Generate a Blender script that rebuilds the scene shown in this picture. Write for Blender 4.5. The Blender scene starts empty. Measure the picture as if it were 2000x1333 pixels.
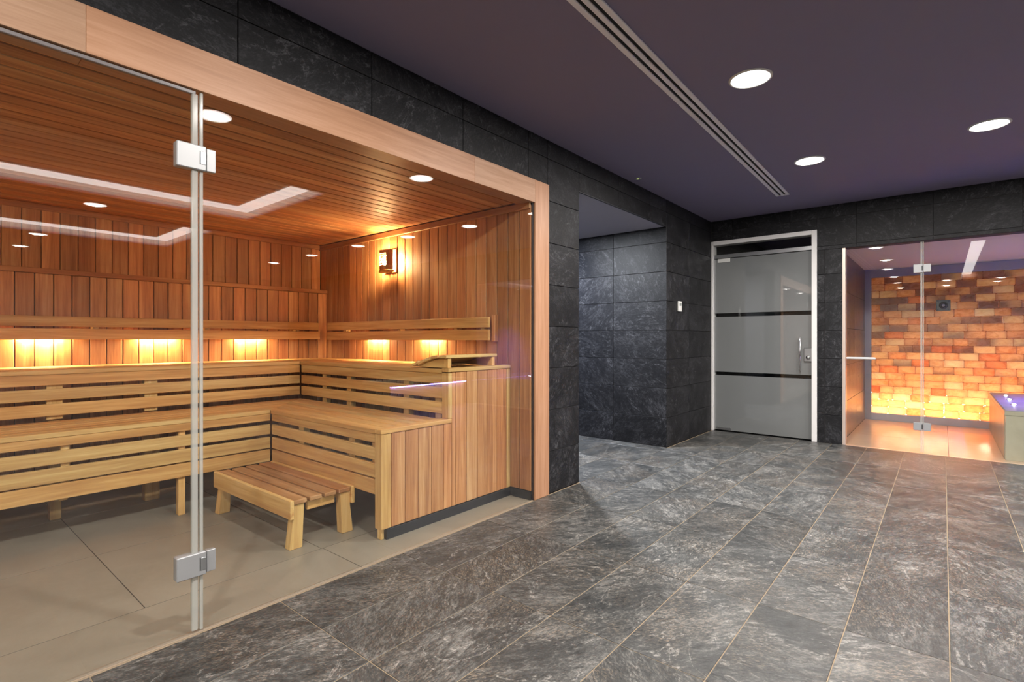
import bpy, bmesh, math, random
from mathutils import Vector, Matrix
random.seed(7)
S = bpy.context.scene
COL = S.collection

# ------------------------------------------------------------------ camera
cam_d = bpy.data.cameras.new('camera'); cam = bpy.data.objects.new('camera', cam_d); COL.objects.link(cam)
cam.location = (0, 0, 1.143); cam.rotation_euler = (math.pi/2, 0, 0.6948)
cam_d.sensor_width = 36; cam_d.lens = 36*1011.0/2000; cam_d.shift_y = -0.0024
cam_d.clip_start = 0.05; cam_d.clip_end = 60
S.camera = cam
# ------------------------------------------------------------------ world, exposure
w = bpy.data.worlds.new('world'); S.world = w; w.use_nodes = True
w.node_tree.nodes['Background'].inputs[0].default_value = (0.02, 0.02, 0.025, 1)
w.node_tree.nodes['Background'].inputs[1].default_value = 0.3
S.view_settings.view_transform = 'Standard'; S.view_settings.look = 'None'
S.view_settings.exposure = 0.0; S.view_settings.gamma = 1.0; S.view_settings.use_curve_mapping = False
S.cycles.max_bounces = 7; S.cycles.diffuse_bounces = 3; S.cycles.glossy_bounces = 4
S.cycles.transmission_bounces = 6; S.cycles.transparent_max_bounces = 14
S.cycles.adaptive_threshold = 0.03; S.cycles.sample_clamp_indirect = 6.0; S.cycles.caustics_reflective = False; S.cycles.caustics_refractive = False
LAMP = 50.0                        # watts of one hall downlight
DAY = (1.0, 0.945, 0.89)

# key planes (metres)
XL, YB, ZC = -2.226, 6.555, 2.60           # hall: left wall, back wall, ceiling
XS, XW, YS, ZS = -5.04, -4.91, 2.896, 2.12 # sauna: back wall, wainscot, right wall, ceiling
YN = -1.6                                  # sauna near end
XR, YF = 8.5, -7.0                         # hall far sides behind the camera
YC = 5.199                                 # corridor end wall

# ------------------------------------------------------------------ helpers
def lin(r, g, b):
    f = lambda c: (c/255/12.92) if c/255 <= 0.04045 else ((c/255+0.055)/1.055)**2.4
    return (f(r), f(g), f(b), 1)
def tag(o, label=None, cat=None, group=None, kind=None):
    if label: o['label'] = label
    if cat: o['category'] = cat
    if group: o['group'] = group
    if kind: o['kind'] = kind
    return o
def link(name, me, parent=None, loc=(0, 0, 0), rot=None):
    o = bpy.data.objects.new(name, me); COL.objects.link(o)
    o.location = loc
    if rot: o.rotation_euler = rot
    if parent: o.parent = parent
    return o
def empty(name, loc=(0, 0, 0), rz=0):
    o = bpy.data.objects.new(name, None); COL.objects.link(o)
    o.location = loc; o.rotation_euler = (0, 0, rz); o.empty_display_size = 0.1
    return o
_cache = {}
def cbox(dx, dy, dz, b, mat):
    """chamfered box mesh centred on the origin, shared between alike pieces"""
    k = (round(dx, 3), round(dy, 3), round(dz, 3), b, mat.name)
    if k in _cache: return _cache[k]
    bm = bmesh.new(); bmesh.ops.create_cube(bm, size=1)
    bmesh.ops.scale(bm, vec=(dx, dy, dz), verts=bm.verts)
    if b > 0: bmesh.ops.bevel(bm, geom=list(bm.edges), offset=min(b, dx/3, dy/3, dz/3), segments=1, affect='EDGES')
    me = bpy.data.meshes.new('piece'); bm.to_mesh(me); bm.free(); me.materials.append(mat)
    _cache[k] = me
    return me
def box(name, x0, x1, y0, y1, z0, z1, mat, parent=None, b=0.0):
    """one box object whose origin is its own centre (given in the parent's frame)"""
    return link(name, cbox(abs(x1-x0), abs(y1-y0), abs(z1-z0), b, mat), parent, ((x0+x1)/2, (y0+y1)/2, (z0+z1)/2))
def boxes(name, L, mat, parent=None, b=0.0):
    """several boxes of one solid thing as one mesh"""
    bm = bmesh.new()
    for x0, x1, y0, y1, z0, z1 in L:
        t = bmesh.new(); bmesh.ops.create_cube(t, size=1)
        bmesh.ops.scale(t, vec=(x1-x0, y1-y0, z1-z0), verts=t.verts)
        if b > 0: bmesh.ops.bevel(t, geom=list(t.edges), offset=b, segments=1, affect='EDGES')
        bmesh.ops.translate(t, vec=((x0+x1)/2, (y0+y1)/2, (z0+z1)/2), verts=t.verts)
        me = bpy.data.meshes.new('t'); t.to_mesh(me); t.free(); bm.from_mesh(me); bpy.data.meshes.remove(me)
    me = bpy.data.meshes.new(name); bm.to_mesh(me); bm.free(); me.materials.append(mat)
    return link(name, me, parent)
def prism(name, pts, z0, z1, mat, parent=None, b=0.003, axis='z'):
    """polygon pts extruded between z0 and z1 (axis says which way)"""
    bm = bmesh.new()
    m = {'z': lambda p, q: (p[0], p[1], q), 'y': lambda p, q: (p[0], q, p[1]), 'x': lambda p, q: (q, p[0], p[1])}[axis]
    a = [bm.verts.new(m(p, z0)) for p in pts]; c = [bm.verts.new(m(p, z1)) for p in pts]
    n = len(pts); bm.faces.new(a[::-1]); bm.faces.new(c)
    for i in range(n): bm.faces.new((a[i], a[(i+1) % n], c[(i+1) % n], c[i]))
    bmesh.ops.recalc_face_normals(bm, faces=bm.faces)
    if b > 0: bmesh.ops.bevel(bm, geom=list(bm.edges), offset=b, segments=1, affect='EDGES')
    cx = sum((Vector(v.co) for v in bm.verts), Vector())/len(bm.verts)
    bmesh.ops.translate(bm, vec=-cx, verts=bm.verts)
    me = bpy.data.meshes.new(name); bm.to_mesh(me); bm.free(); me.materials.append(mat)
    return link(name, me, parent, cx)
def lathe(name, prof, mat, parent=None, seg=32, loc=(0, 0, 0), rot=None, smooth=True):
    bm = bmesh.new(); rings = []
    for r, z in prof:
        if r < 1e-6: rings.append([bm.verts.new((0, 0, z))])
        else: rings.append([bm.verts.new((r*math.cos(2*math.pi*i/seg), r*math.sin(2*math.pi*i/seg), z)) for i in range(seg)])
    for A, B in zip(rings, rings[1:]):
        for i in range(seg):
            j = (i+1) % seg
            q = [A[i % len(A)], A[j % len(A)], B[j % len(B)], B[i % len(B)]]
            u = []
            for v in q:
                if v not in u: u.append(v)
            if len(u) > 2: bm.faces.new(u)
    bmesh.ops.recalc_face_normals(bm, faces=bm.faces)
    me = bpy.data.meshes.new(name); bm.to_mesh(me); bm.free(); me.materials.append(mat)
    if smooth:
        for p in me.polygons: p.use_smooth = True
    return link(name, me, parent, loc, rot)
def rod(name, a, c, r, mat, parent=None, seg=16):
    a, c = Vector(a), Vector(c); d = c-a
    o = lathe(name, [(0, -d.length/2), (r*.8, -d.length/2), (r, -d.length/2+r*.2), (r, d.length/2-r*.2), (r*.8, d.length/2), (0, d.length/2)], mat, parent, seg, (a+c)/2)
    o.rotation_euler = d.to_track_quat('Z', 'Y').to_euler()
    return o

# ------------------------------------------------------------------ materials
class NT:
    def __init__(s, name):
        s.m = bpy.data.materials.new(name); s.m.use_nodes = True; s.t = s.m.node_tree; s.t.nodes.clear()
        s.out = s.n('ShaderNodeOutputMaterial')
    def n(s, typ, **kw):
        x = s.t.nodes.new(typ)
        for k, v in kw.items():
            if k.startswith('i_'):
                key = k[2:]; key = int(key) if key.isdigit() else key.replace('_', ' ')
                x.inputs[key].default_value = v
            else: setattr(x, k, v)
        return x
    def l(s, a, b): s.t.links.new(a, b)
    def ramp(s, fac, stops):
        r = s.n('ShaderNodeValToRGB'); e = r.color_ramp.elements
        while len(e) < len(stops): e.new(0.5)
        for x, (p, c) in zip(e, stops): x.position = p; x.color = c if len(c) == 4 else (*c, 1)
        s.l(fac, r.inputs[0]); return r.outputs[0]
    def mix(s, a, b, fac, typ='MIX'):
        x = s.n('ShaderNodeMix', data_type='RGBA', blend_type=typ)
        for sock, v in ((x.inputs[6], a), (x.inputs[7], b), (x.inputs[0], fac)):
            if hasattr(v, 'is_output'): s.l(v, sock)
            else: sock.default_value = v
        return x.outputs[2]
    def math(s, op, a, b=0.0, clamp=False):
        x = s.n('ShaderNodeMath', operation=op, use_clamp=clamp)
        for sock, v in ((x.inputs[0], a), (x.inputs[1], b)):
            if hasattr(v, 'is_output'): s.l(v, sock)
            else: sock.default_value = v
        return x.outputs[0]
    def coords(s, scale=(1, 1, 1), jitter=True):
        """object coordinates, shifted by each piece's own random number"""
        tc = s.n('ShaderNodeTexCoord'); v = tc.outputs['Object']
        if jitter:
            oi = s.n('ShaderNodeObjectInfo'); cb = s.n('ShaderNodeCombineXYZ')
            for i, k in enumerate((37.0, 91.0, 53.0)): s.l(s.math('MULTIPLY', oi.outputs['Random'], k), cb.inputs[i])
            ad = s.n('ShaderNodeVectorMath', operation='ADD'); s.l(v, ad.inputs[0]); s.l(cb.outputs[0], ad.inputs[1]); v = ad.outputs[0]
        mp = s.n('ShaderNodeMapping'); mp.inputs['Scale'].default_value = scale; s.l(v, mp.inputs[0])
        return mp.outputs[0]
    def noise(s, vec, scale, detail=4, rough=0.55, dist=0.0):
        x = s.n('ShaderNodeTexNoise', i_Scale=scale, i_Detail=detail, i_Roughness=rough, i_Distortion=dist); s.l(vec, x.inputs['Vector']); return x.outputs['Fac']
    def rand(s):
        return s.n('ShaderNodeObjectInfo').outputs['Random']
    def principled(s, color, rough=0.5, metal=0.0, bump=None, bumpk=0.1, bumpd=0.01, coat=0.0, spec=0.5):
        p = s.n('ShaderNodeBsdfPrincipled')
        for sock, v in ((p.inputs['Base Color'], color), (p.inputs['Roughness'], rough), (p.inputs['Metallic'], metal), (p.inputs['Coat Weight'], coat), (p.inputs['Specular IOR Level'], spec)):
            if hasattr(v, 'is_output'): s.l(v, sock)
            else: sock.default_value = v
        p.inputs['Coat Roughness'].default_value = 0.02
        if bump is not None:
            b = s.n('ShaderNodeBump'); b.inputs['Strength'].default_value = bumpk; b.inputs['Distance'].default_value = bumpd
            s.l(bump, b.inputs['Height']); s.l(b.outputs[0], p.inputs['Normal'])
        s.l(p.outputs[0], s.out.inputs[0]); return p

def plain(name, c, rough=0.5, metal=0.0, grain=0.0, coat=0.0, spec=0.5):
    t = NT(name); v = t.coords(jitter=False)
    nz = t.noise(v, 9.0, 5)
    col = t.mix(tuple(x*(1-grain) for x in c[:3])+(1,), tuple(min(1, x*(1+grain)) for x in c[:3])+(1,), nz)
    t.principled(col, rough, metal, coat=coat, spec=spec); return t.m
def emis(name, c, k):
    t = NT(name); e = t.n('ShaderNodeEmission'); e.inputs[0].default_value = (*c[:3], 1); e.inputs[1].default_value = k
    t.l(e.outputs[0], t.out.inputs[0]); return t.m
def wood(name, axis, dark, mid, light, vary=0.35, rough=0.5, fine=1.0):
    """sawn timber with the grain along the given axis; every board has a tone of its own"""
    t = NT(name)
    st = {'x': (0.05, 1, 1), 'y': (1, 0.05, 1), 'z': (1, 1, 0.05)}[axis]
    v = t.coords(st)
    a = t.noise(v, 26*fine, 6, 0.6, 0.6); b = t.noise(v, 95*fine, 3, 0.6); c = t.noise(v, 7, 2)
    f = t.math('ADD', t.math('MULTIPLY', a, 0.55), t.math('ADD', t.math('MULTIPLY', b, 0.2), t.math('MULTIPLY', c, 0.25)))
    col = t.ramp(f, [(0.34, dark), (0.5, mid), (0.64, light)])
    r = t.rand()
    tone = t.math('ADD', t.math('MULTIPLY', r, vary), 1-vary*0.55)
    r2 = t.math('FRACT', t.math('MULTIPLY', r, 7.31))
    tint = t.mix((1.06, 0.95, 0.86, 1), (0.97, 1.03, 1.06, 1), r2)
    cb = t.n('ShaderNodeCombineColor')
    for i in range(3): t.l(tone, cb.inputs[i])
    col = t.mix(col, cb.outputs[0], 1.0, 'MULTIPLY'); col = t.mix(col, tint, 1.0, 'MULTIPLY')
    t.principled(col, rough, bump=f, bumpk=0.12, bumpd=0.004, spec=0.35)
    return t.m
CD, CM, CL = lin(148, 96, 60), lin(190, 136, 90), lin(214, 168, 120)          # red cedar
CEDAR = {a: wood('cedar_'+a, a, CD, CM, CL, 0.5) for a in 'xyz'}
BD, BMd, BL = lin(178, 130, 76), lin(208, 164, 102), lin(230, 194, 132)      # bench timber
BENCH = {a: wood('bench_timber_'+a, a, BD, BMd, BL, 0.16) for a in 'xyz'}
STOOLT = wood('stool_top_timber', 'x', lin(150, 102, 62), lin(180, 130, 84), lin(200, 152, 104), 0.14)
PD, PM, PL = lin(196, 148, 88), lin(222, 182, 116), lin(238, 206, 148)       # pale timber of stool and framing
PALE = {a: wood('pale_timber_'+a, a, PD, PM, PL, 0.1) for a in 'xyz'}
FD, FM, FL = lin(156, 118, 92), lin(172, 134, 106), lin(184, 148, 122)      # frame veneer
FRAME = {a: wood('frame_veneer_'+a, a, FD, FM, FL, 0.03, 0.45, 1.6) for a in 'xyz'}
GAPW = plain('dark_batten', lin(52, 30, 18), 0.8, grain=0.2)

def slate(name, axis, dark, mid, light, vein, brown, amount=0.5, rough=0.5, bump=0.35, warm=0.6, spec=0.5):
    """cleft slate: fine streaks whose direction differs from tile to tile, pale veins, rusty flakes"""
    t = NT(name); v0 = t.coords((1, 1, 1)); r = t.rand()
    vr = t.n('ShaderNodeVectorRotate', rotation_type='AXIS_ANGLE'); vr.inputs['Axis'].default_value = {'z': (0, 0, 1), 'x': (1, 0, 0), 'y': (0, 1, 0)}[axis]
    t.l(v0, vr.inputs['Vector']); t.l(t.math('MULTIPLY', t.math('SUBTRACT', r, 0.5), 2.4), vr.inputs['Angle'])
    mp = t.n('ShaderNodeMapping'); mp.inputs['Scale'].default_value = {'z': (2.3, 0.9, 1), 'x': (1, 0.9, 1.9), 'y': (0.9, 1, 1.9)}[axis]; t.l(vr.outputs[0], mp.inputs[0]); v = mp.outputs[0]
    a = t.noise(v, 3.0, 6, 0.6, 0.5); b = t.noise(v, 20, 9, 0.74, 0.7); c = t.noise(v, 70, 6, 0.74, 0.4); d = t.noise(v0, 130, 3, 0.6)
    f = t.math('ADD', t.math('ADD', t.math('MULTIPLY', a, 0.26), t.math('MULTIPLY', b, 0.38)), t.math('ADD', t.math('MULTIPLY', c, 0.28), t.math('MULTIPLY', d, 0.08)))
    col = t.ramp(f, [(0.38, dark), (0.50, mid), (0.62, light)])
    fl = t.ramp(c, [(0.50, (0, 0, 0, 1)), (0.64, (1, 1, 1, 1))]); bn = t.ramp(t.noise(v0, 2.2, 4, 0.6, 0.6), [(0.46, (0, 0, 0, 1)), (0.66, (1, 1, 1, 1))])
    col = t.mix(col, brown, t.math('MULTIPLY', t.math('MULTIPLY', bn, fl), warm))
    vv = t.noise(v0, 2.3, 7, 0.62, 1.2); edge = t.math('ABSOLUTE', t.math('SUBTRACT', vv, 0.5))
    vm = t.math('MULTIPLY', t.ramp(edge, [(0.0, (1, 1, 1, 1)), (0.011, (0, 0, 0, 1))]), t.math('MULTIPLY', t.ramp(b, [(0.46, (0, 0, 0, 1)), (0.58, (1, 1, 1, 1))]), amount))
    col = t.mix(col, vein, vm)
    tone = t.math('ADD', t.math('MULTIPLY', t.math('FRACT', t.math('MULTIPLY', r, 5.17)), 0.36), 0.82)
    cb = t.n('ShaderNodeCombineColor')
    for i in range(3): t.l(tone, cb.inputs[i])
    col = t.mix(col, cb.outputs[0], 1.0, 'MULTIPLY')
    rg = t.math('ADD', t.math('MULTIPLY', b, 0.25), rough-0.12)
    t.principled(col, rg, bump=f, bumpk=bump, bumpd=0.012, spec=spec); return t.m
FSL = slate('slate_floor_tile', 'z', lin(32, 34, 35), lin(64, 65, 64), lin(124, 123, 119), lin(196, 192, 184), lin(152, 132, 108), 0.4, 0.38, warm=0.55)
WSL_X = slate('slate_wall_tile_left', 'x', lin(16, 16, 18), lin(28, 28, 30), lin(62, 62, 65), lin(120, 120, 124), lin(48, 46, 45), 0.3, 0.5, spec=0.2)
WSL_Y = slate('slate_wall_tile_back', 'y', lin(16, 16, 18), lin(28, 28, 30), lin(62, 62, 65), lin(120, 120, 124), lin(48, 46, 45), 0.3, 0.5, spec=0.2)
GROUT_F = plain('floor_grout', lin(146, 129, 105), 0.85, grain=0.15)
GROUT_W = plain('wall_grout', lin(72, 70, 71), 0.85, grain=0.2)
def stone(name, a, b, rough=0.45):
    t = NT(name); v = t.coords((1, 1, 1)); n = t.noise(v, 2.4, 7, 0.6, 0.6); n2 = t.noise(v, 60, 3)
    col = t.ramp(t.math('ADD', t.math('MULTIPLY', n, 0.85), t.math('MULTIPLY', n2, 0.15)), [(0.32, a), (0.68, b)])
    t.principled(col, rough, bump=n2, bumpk=0.04, bumpd=0.003); return t.m
SAND = stone('sand_porcelain_tile', lin(136, 128, 115), lin(156, 147, 133), 0.4)
SAND_E = plain('sand_edge_strip', lin(150, 136, 118), 0.4, grain=0.05)
SAND_G = plain('sand_tile_grout', lin(58, 50, 44), 0.8, grain=0.1)
PLASTER = plain('lamp_tinted_ceiling_paint', lin(134, 126, 152), 0.75, grain=0.02)  # grey paint; the purple of blue lamplight is put into its colour
WHITEP = plain('white_paint', lin(222, 220, 216), 0.6, grain=0.02)
FARWALL = plain('far_wall_paint', lin(150, 146, 146), 0.8, grain=0.05)
METALW = plain('white_lacquered_metal', lin(228, 226, 224), 0.38, grain=0.02)
SATIN = plain('satin_steel', lin(186, 188, 190), 0.32, 1.0, 0.04)
HINGEM = plain('silver_hinge_metal', lin(152, 153, 154), 0.42, 0.3, 0.03)
CHROME = plain('polished_steel', lin(200, 198, 196), 0.12, 1.0, 0.03)
BLACK = plain('black_plinth', lin(34, 36, 40), 0.45, grain=0.1)
VOID = plain('dark_room_paint', lin(14, 13, 14), 0.9, grain=0.1)
SLOT = plain('slot_black', lin(12, 12, 13), 0.8)
GREYF = plain('grey_salt_frame', lin(168, 166, 176), 0.4, 0.0, 0.04)
RAILW = plain('diffuser_white', lin(246, 244, 250), 0.5)
DARKPL = plain('dark_plastic', lin(30, 36, 38), 0.35)
WHITEPL = plain('white_plastic', lin(224, 224, 220), 0.4)

def glass(name, tint=(0.965, 0.975, 0.965), gain=1.0):
    """thin clear sheet: Fresnel mirror over a tinted straight-through path, same on both faces"""
    t = NT(name); g = t.n('ShaderNodeNewGeometry')
    ior = t.math('SUBTRACT', 1.52, t.math('MULTIPLY', g.outputs['Backfacing'], 1.52-1/1.52))
    f = t.n('ShaderNodeFresnel'); t.l(ior, f.inputs['IOR'])
    tr = t.n('ShaderNodeBsdfTransparent'); tr.inputs[0].default_value = (*tint, 1)
    gl = t.n('ShaderNodeBsdfGlossy'); gl.inputs['Roughness'].default_value = 0.0; gl.inputs[0].default_value = (1, 1, 1, 1)
    mx = t.n('ShaderNodeMixShader'); t.l(f.outputs[0], mx.inputs[0]); t.l(tr.outputs[0], mx.inputs[1]); t.l(gl.outputs[0], mx.inputs[2])
    t.l(mx.outputs[0], t.out.inputs[0]); return t.m
GLASS = glass('clear_glass')
def seal(name):
    t = NT(name)
    tr = t.n('ShaderNodeBsdfTransparent'); tr.inputs[0].default_value = (0.8, 0.82, 0.8, 1)
    p = t.n('ShaderNodeBsdfPrincipled'); p.inputs['Base Color'].default_value = lin(206, 206, 200); p.inputs['Roughness'].default_value = 0.12
    mx = t.n('ShaderNodeMixShader'); mx.inputs[0].default_value = 0.42
    t.l(tr.outputs[0], mx.inputs[1]); t.l(p.outputs[0], mx.inputs[2]); t.l(mx.outputs[0], t.out.inputs[0]); return t.m
SEAL = seal('clear_seal')
FROST = plain('frosted_glass', lin(114, 117, 117), 0.55, grain=0.03, coat=1.0)
[n_ for n_ in FROST.node_tree.nodes if n_.type == 'BSDF_PRINCIPLED'][0].inputs['Coat IOR'].default_value = 2.0

# ------------------------------------------------------------------ tiling
def cuts(a, b, origin, pitch):
    """piece boundaries between a and b for joints at origin + k*pitch"""
    k = math.ceil((a-origin)/pitch-1e-6); r = [a]
    while origin+k*pitch < b-1e-6:
        x = origin+k*pitch
        if x > a+0.03 and x < b-0.03: r.append(x)
        k += 1
    return r+[b]
def tiles_x(parent, face, y0, y1, z0, z1, yo, yp, zo, zp, mat, name='tile', th=0.012, g=0.004, out=1, b=0.0012):
    for a, c in zip(*(lambda L: (L, L[1:]))(cuts(y0, y1, yo, yp))):
        for d, e in zip(*(lambda L: (L, L[1:]))(cuts(z0, z1, zo, zp))):
            j = random.uniform(0, 0.0008)
            box(name, face-out*th-out*j, face-out*j, a+g/2, c-g/2, d+g/2, e-g/2, mat, parent, b)
def tiles_y(parent, face, x0, x1, z0, z1, xo, xp, zo, zp, mat, name='tile', th=0.012, g=0.004, out=-1, b=0.0012):
    for a, c in zip(*(lambda L: (L, L[1:]))(cuts(x0, x1, xo, xp))):
        for d, e in zip(*(lambda L: (L, L[1:]))(cuts(z0, z1, zo, zp))):
            j = random.uniform(0, 0.0008)
            box(name, a+g/2, c-g/2, face-out*th-out*j, face-out*j, d+g/2, e-g/2, mat, parent, b)

# ------------------------------------------------------------------ hall floor
T = 0.012
floor = boxes('floor', [(XL, XR, YF, YB, -0.10, -0.0025), (-5.6, XL, 3.494, 5.21, -0.10, -0.0025)], GROUT_F)
tag(floor, 'dark grey slate tiled floor with pale grout joints', 'floor', kind='structure')
FX, FXP, FY, FYP = -1.56, 0.3155, 1.085, 0.655
def ftile(x0, x1, y0, y1):
    g = 0.0038; j = random.uniform(0, 0.0006)
    box('tile', x0+g/2, x1-g/2, y0+g/2, y1-g/2, -T-j, -j, FSL, floor, 0.0012)
xs = cuts(XL+0.012, 1.595, FX, FXP); ys = cuts(0.43, YB, FY, FYP)
for a, c in zip(xs, xs[1:]):
    for d, e in zip(ys, ys[1:]): ftile(a, c, d, e)
cx = cuts(-4.9, XL+0.012, FX, FXP); cy = cuts(3.504, YC, FY, FYP)
for a, c in zip(cx, cx[1:]):
    for d, e in zip(cy, cy[1:]): ftile(a, c, d, e)
rest = []
g = 0.0045
for X0, X1, Y0, Y1 in ((XL+0.012, 1.595, YF, 0.43), (1.595, XR, YF, YB), (-5.6, -4.9, 3.504, YC)):
    a_ = cuts(X0, X1, FX, FXP); b_ = cuts(Y0, Y1, FY, FYP)
    for a, c in zip(a_, a_[1:]):
        for d, e in zip(b_, b_[1:]): rest.append((a+g/2, c-g/2, d+g/2, e-g/2, -T, 0))
tag(boxes('distant_tiles', rest, FSL, floor), kind='stuff')
trim1 = box('trim_1', XL-0.003, XL+0.006, YN, 2.90, -0.02, 0.0015, SAND_E)
tag(trim1, 'thin pale metal strip between slate floor and sauna floor', 'floor strip', kind='structure')

# ------------------------------------------------------------------ hall ceiling with the recessed light tray
TRAYS = [(0.32, 2.10, -3.4, 2.80), (3.15, 5.0, -3.4, 2.80)]; ZL, TZ, LG = ZC+0.022, ZC+0.10, 0.0
xs_ = [XL-0.01, TRAYS[0][0], TRAYS[0][1], TRAYS[1][0], TRAYS[1][1], XR]; y0_, y1_ = TRAYS[0][2], TRAYS[0][3]
def around(l, z0, z1):
    e = [xs_[0], xs_[1]-l, xs_[2]+l, xs_[3]-l, xs_[4]+l, xs_[5]]
    return [(e[0], e[5], YF, y0_-l, z0, z1), (e[0], e[5], y1_+l, YB+0.1, z0, z1)] + [(e[k], e[k+1], y0_-l, y1_+l, z0, z1) for k in (0, 2, 4)]
ceil = boxes('ceiling', around(0.0, ZC, ZL), PLASTER)
tag(ceil, 'smooth grey painted hall ceiling with two recessed trays', 'ceiling', kind='structure')
tc_ = boxes('ceiling_tray', around(LG, ZL, TZ) + [(xs_[0], XR, YF, YB+0.1, TZ, TZ+0.1)], WHITEP); tag(tc_, 'white lining of the lit ceiling trays', 'ceiling', kind='structure')
COVE = emis('cove_lamp', (1.0, 0.93, 0.88), 7.0)
for n, (a, b_, c, d) in enumerate(TRAYS):
    cove = empty('tray_light', (a, c, ZL)); tag(cove, ('white band of light panels around the ceiling tray nearer the sauna, out of view', 'white band of light panels around the ceiling tray far from the sauna, out of view')[n], 'light panel', 'light bands of the ceiling trays')
    W_ = 0.19; h_ = TZ-ZL
    for x0, x1, w0, w1 in ((0.003, W_, 0.003, d-c-W_), (b_-a-W_, b_-a-0.003, 0.003, d-c-W_), (0.003, b_-a-0.003, d-c-W_, d-c-0.003)): box('light_panel', x0, x1, w0, w1, h_-0.012, h_-0.001, COVE, cove)

# ------------------------------------------------------------------ left wall of the hall (tile piers and lintels)
PZ = 0.308
wl = boxes('wall_left', [(-5.6, XL-0.010, 2.912, 3.494, 0, ZC), (XL-0.16, XL-0.010, YF, 2.912, 2.267, ZC),
                         (XL-0.16, XL-0.010, 3.494, 5.21, 2.4495, ZC), (XL-0.0155, XL-0.010, 3.494, 5.21, 2.317, 2.45), (-5.6, XL-0.010, 5.21, YB+0.16, 0, ZC),
                         (XL-0.16, XL-0.010, YF, YN-0.1, 0, 2.267)], GROUT_W)
tag(wl, 'charcoal slate tiled wall around sauna front and corridor opening', 'wall', kind='structure')
tiles_x(wl, XL, -1.0, 2.85, 2.267, ZC, 0.913, 0.6485, 0, PZ, WSL_X)
tiles_x(wl, XL, 2.85, 3.081, 2.267, ZC, 9, 5, 0, PZ, WSL_X)
tiles_x(wl, XL, 3.081, 3.504, 0, ZC, 9, 5, 0, PZ, WSL_X)
tiles_x(wl, XL, 3.504, YC, 2.317, ZC, 3.504, 0.6485, 0, PZ, WSL_X)
tiles_x(wl, XL, YC, YB, 0, ZC, 5.83, 5, 0, PZ, WSL_X)
box('tile_edge', XL-0.158, XL-0.012, 3.497, 3.504, 0, 2.317, WSL_X, wl)
box('lintel_edge', XL-0.016, XL-0.001, 3.506, YC-0.002, 2.311, 2.318, BLACK, wl)
wc = boxes('wall_corridor', [(-5.7, -5.6, 3.4, 5.3, 0, ZC)], FARWALL)
tag(wc, 'plain painted wall at the far left of the corridor', 'wall', kind='structure')
we = empty('wall_corridor_end', (0, 0, 0)); tag(we, 'charcoal slate tiled end wall of the side corridor', 'wall', kind='structure')
tiles_y(we, YC, -5.0, XL-0.001, 0, 2.3185, -2.85, 0.63, 0, PZ, WSL_Y)
cc = boxes('ceiling_corridor', [(-5.6, XL-0.016, 3.504, 5.199, 2.319, 2.45)], plain('corridor_ceiling_paint', lin(176, 174, 186), 0.75, grain=0.02))
tag(cc, 'grey painted ceiling of the side corridor', 'ceiling', kind='structure')

# ------------------------------------------------------------------ back wall
DX0, DX1, DZ = XL, -1.077, 2.345
SX0, SX1, SZ = -0.836, 1.95, 2.117
wb = boxes('wall_back', [(DX1, SX0, YB+0.010, YB+0.16, 0, ZC), (DX0-0.01, DX1, YB+0.010, YB+0.16, DZ, ZC),
                         (SX0, SX1, YB+0.010, YB+0.16, SZ, ZC), (SX1, XR, YB+0.010, YB+0.16, 0, ZC)], GROUT_W)
tag(wb, 'charcoal slate tiled back wall with frosted door and salt room', 'wall', kind='structure')
tiles_y(wb, YB, DX0, DX1, DZ, ZC, -1.34, 0.63, 0, PZ, WSL_Y)
tiles_y(wb, YB, DX1, SX0, 0, SZ, 9, 5, 0, PZ, WSL_Y)
tiles_y(wb, YB, DX1, SX1, SZ, ZC, -0.707, 0.63, 0, PZ, WSL_Y)
tiles_y(wb, YB, SX1, 3.2, 0, ZC, -0.707, 0.63, 0, PZ, WSL_Y)
wr = boxes('wall_right', [(XR, XR+0.1, YF, YB, 0, ZC)], FARWALL); tag(wr, 'plain grey wall on the far right of the hall', 'wall', kind='structure')
wf = boxes('wall_front', [(XL, XR, YF-0.1, YF, 0, ZC)], FARWALL); tag(wf, 'plain grey wall behind the camera', 'wall', kind='structure')

# ------------------------------------------------------------------ sauna room
sf = boxes('floor_sauna', [(XS-0.1, XL-0.004, YN, 2.912, -0.10, -0.0008)], SAND_G)
tag(sf, 'large sand coloured porcelain tiles on the sauna floor', 'floor', kind='structure')
def stile(x0, x1, y0, y1):
    g = 0.004; box('tile', x0+g/2, x1-g/2, y0+g/2, y1-g/2, -T, 0, SAND, sf, 0.0003)
for a, c in ((YN, -0.113), (-0.113, 1.507), (1.507, 2.905)): stile(-2.6, XL-0.006, a, c)
for x0, x1 in ((-3.43, -2.6), (-4.26, -3.43), (XS, -4.26)):
    L = [YN, -0.93, -0.12, 0.69, 1.50, 2.31, 2.905]
    for a, c in zip(L, L[1:]): stile(x0, x1, a, c)

BT = 0.016                                  # board thickness
sb = boxes('wall_sauna_back', [(XS-0.15, XS-BT, YN, 2.912, 0, ZS+0.1), (XS-BT, XW-BT, YN, 2.91, 0, 1.605)], GAPW)
tag(sb, 'red cedar board back wall of the sauna with a shelf ledge', 'wall', kind='structure')
def run(a, b, pitch): 
    n = max(1, round((b-a)/pitch)); return [a+(b-a)*i/n for i in range(n+1)]
for a, c in zip(*(lambda L: (L, L[1:]))(run(YN, YS, 0.1045))):
    box('board', XS-BT, XS, a+0.002, c-0.002, 1.64, 2.09, CEDAR['z'], sb, 0.003)
for a, c in zip(*(lambda L: (L, L[1:]))(run(YN, YS-0.002, 0.1025))):
    box('board', XW-BT, XW, a+0.0025, c-0.0025, 0.0, 1.605, CEDAR['z'], sb, 0.004)
box('ledge', XS, XW+0.012, YN, YS-0.002, 1.606, 1.642, CEDAR['y'], sb, 0.003)
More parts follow.
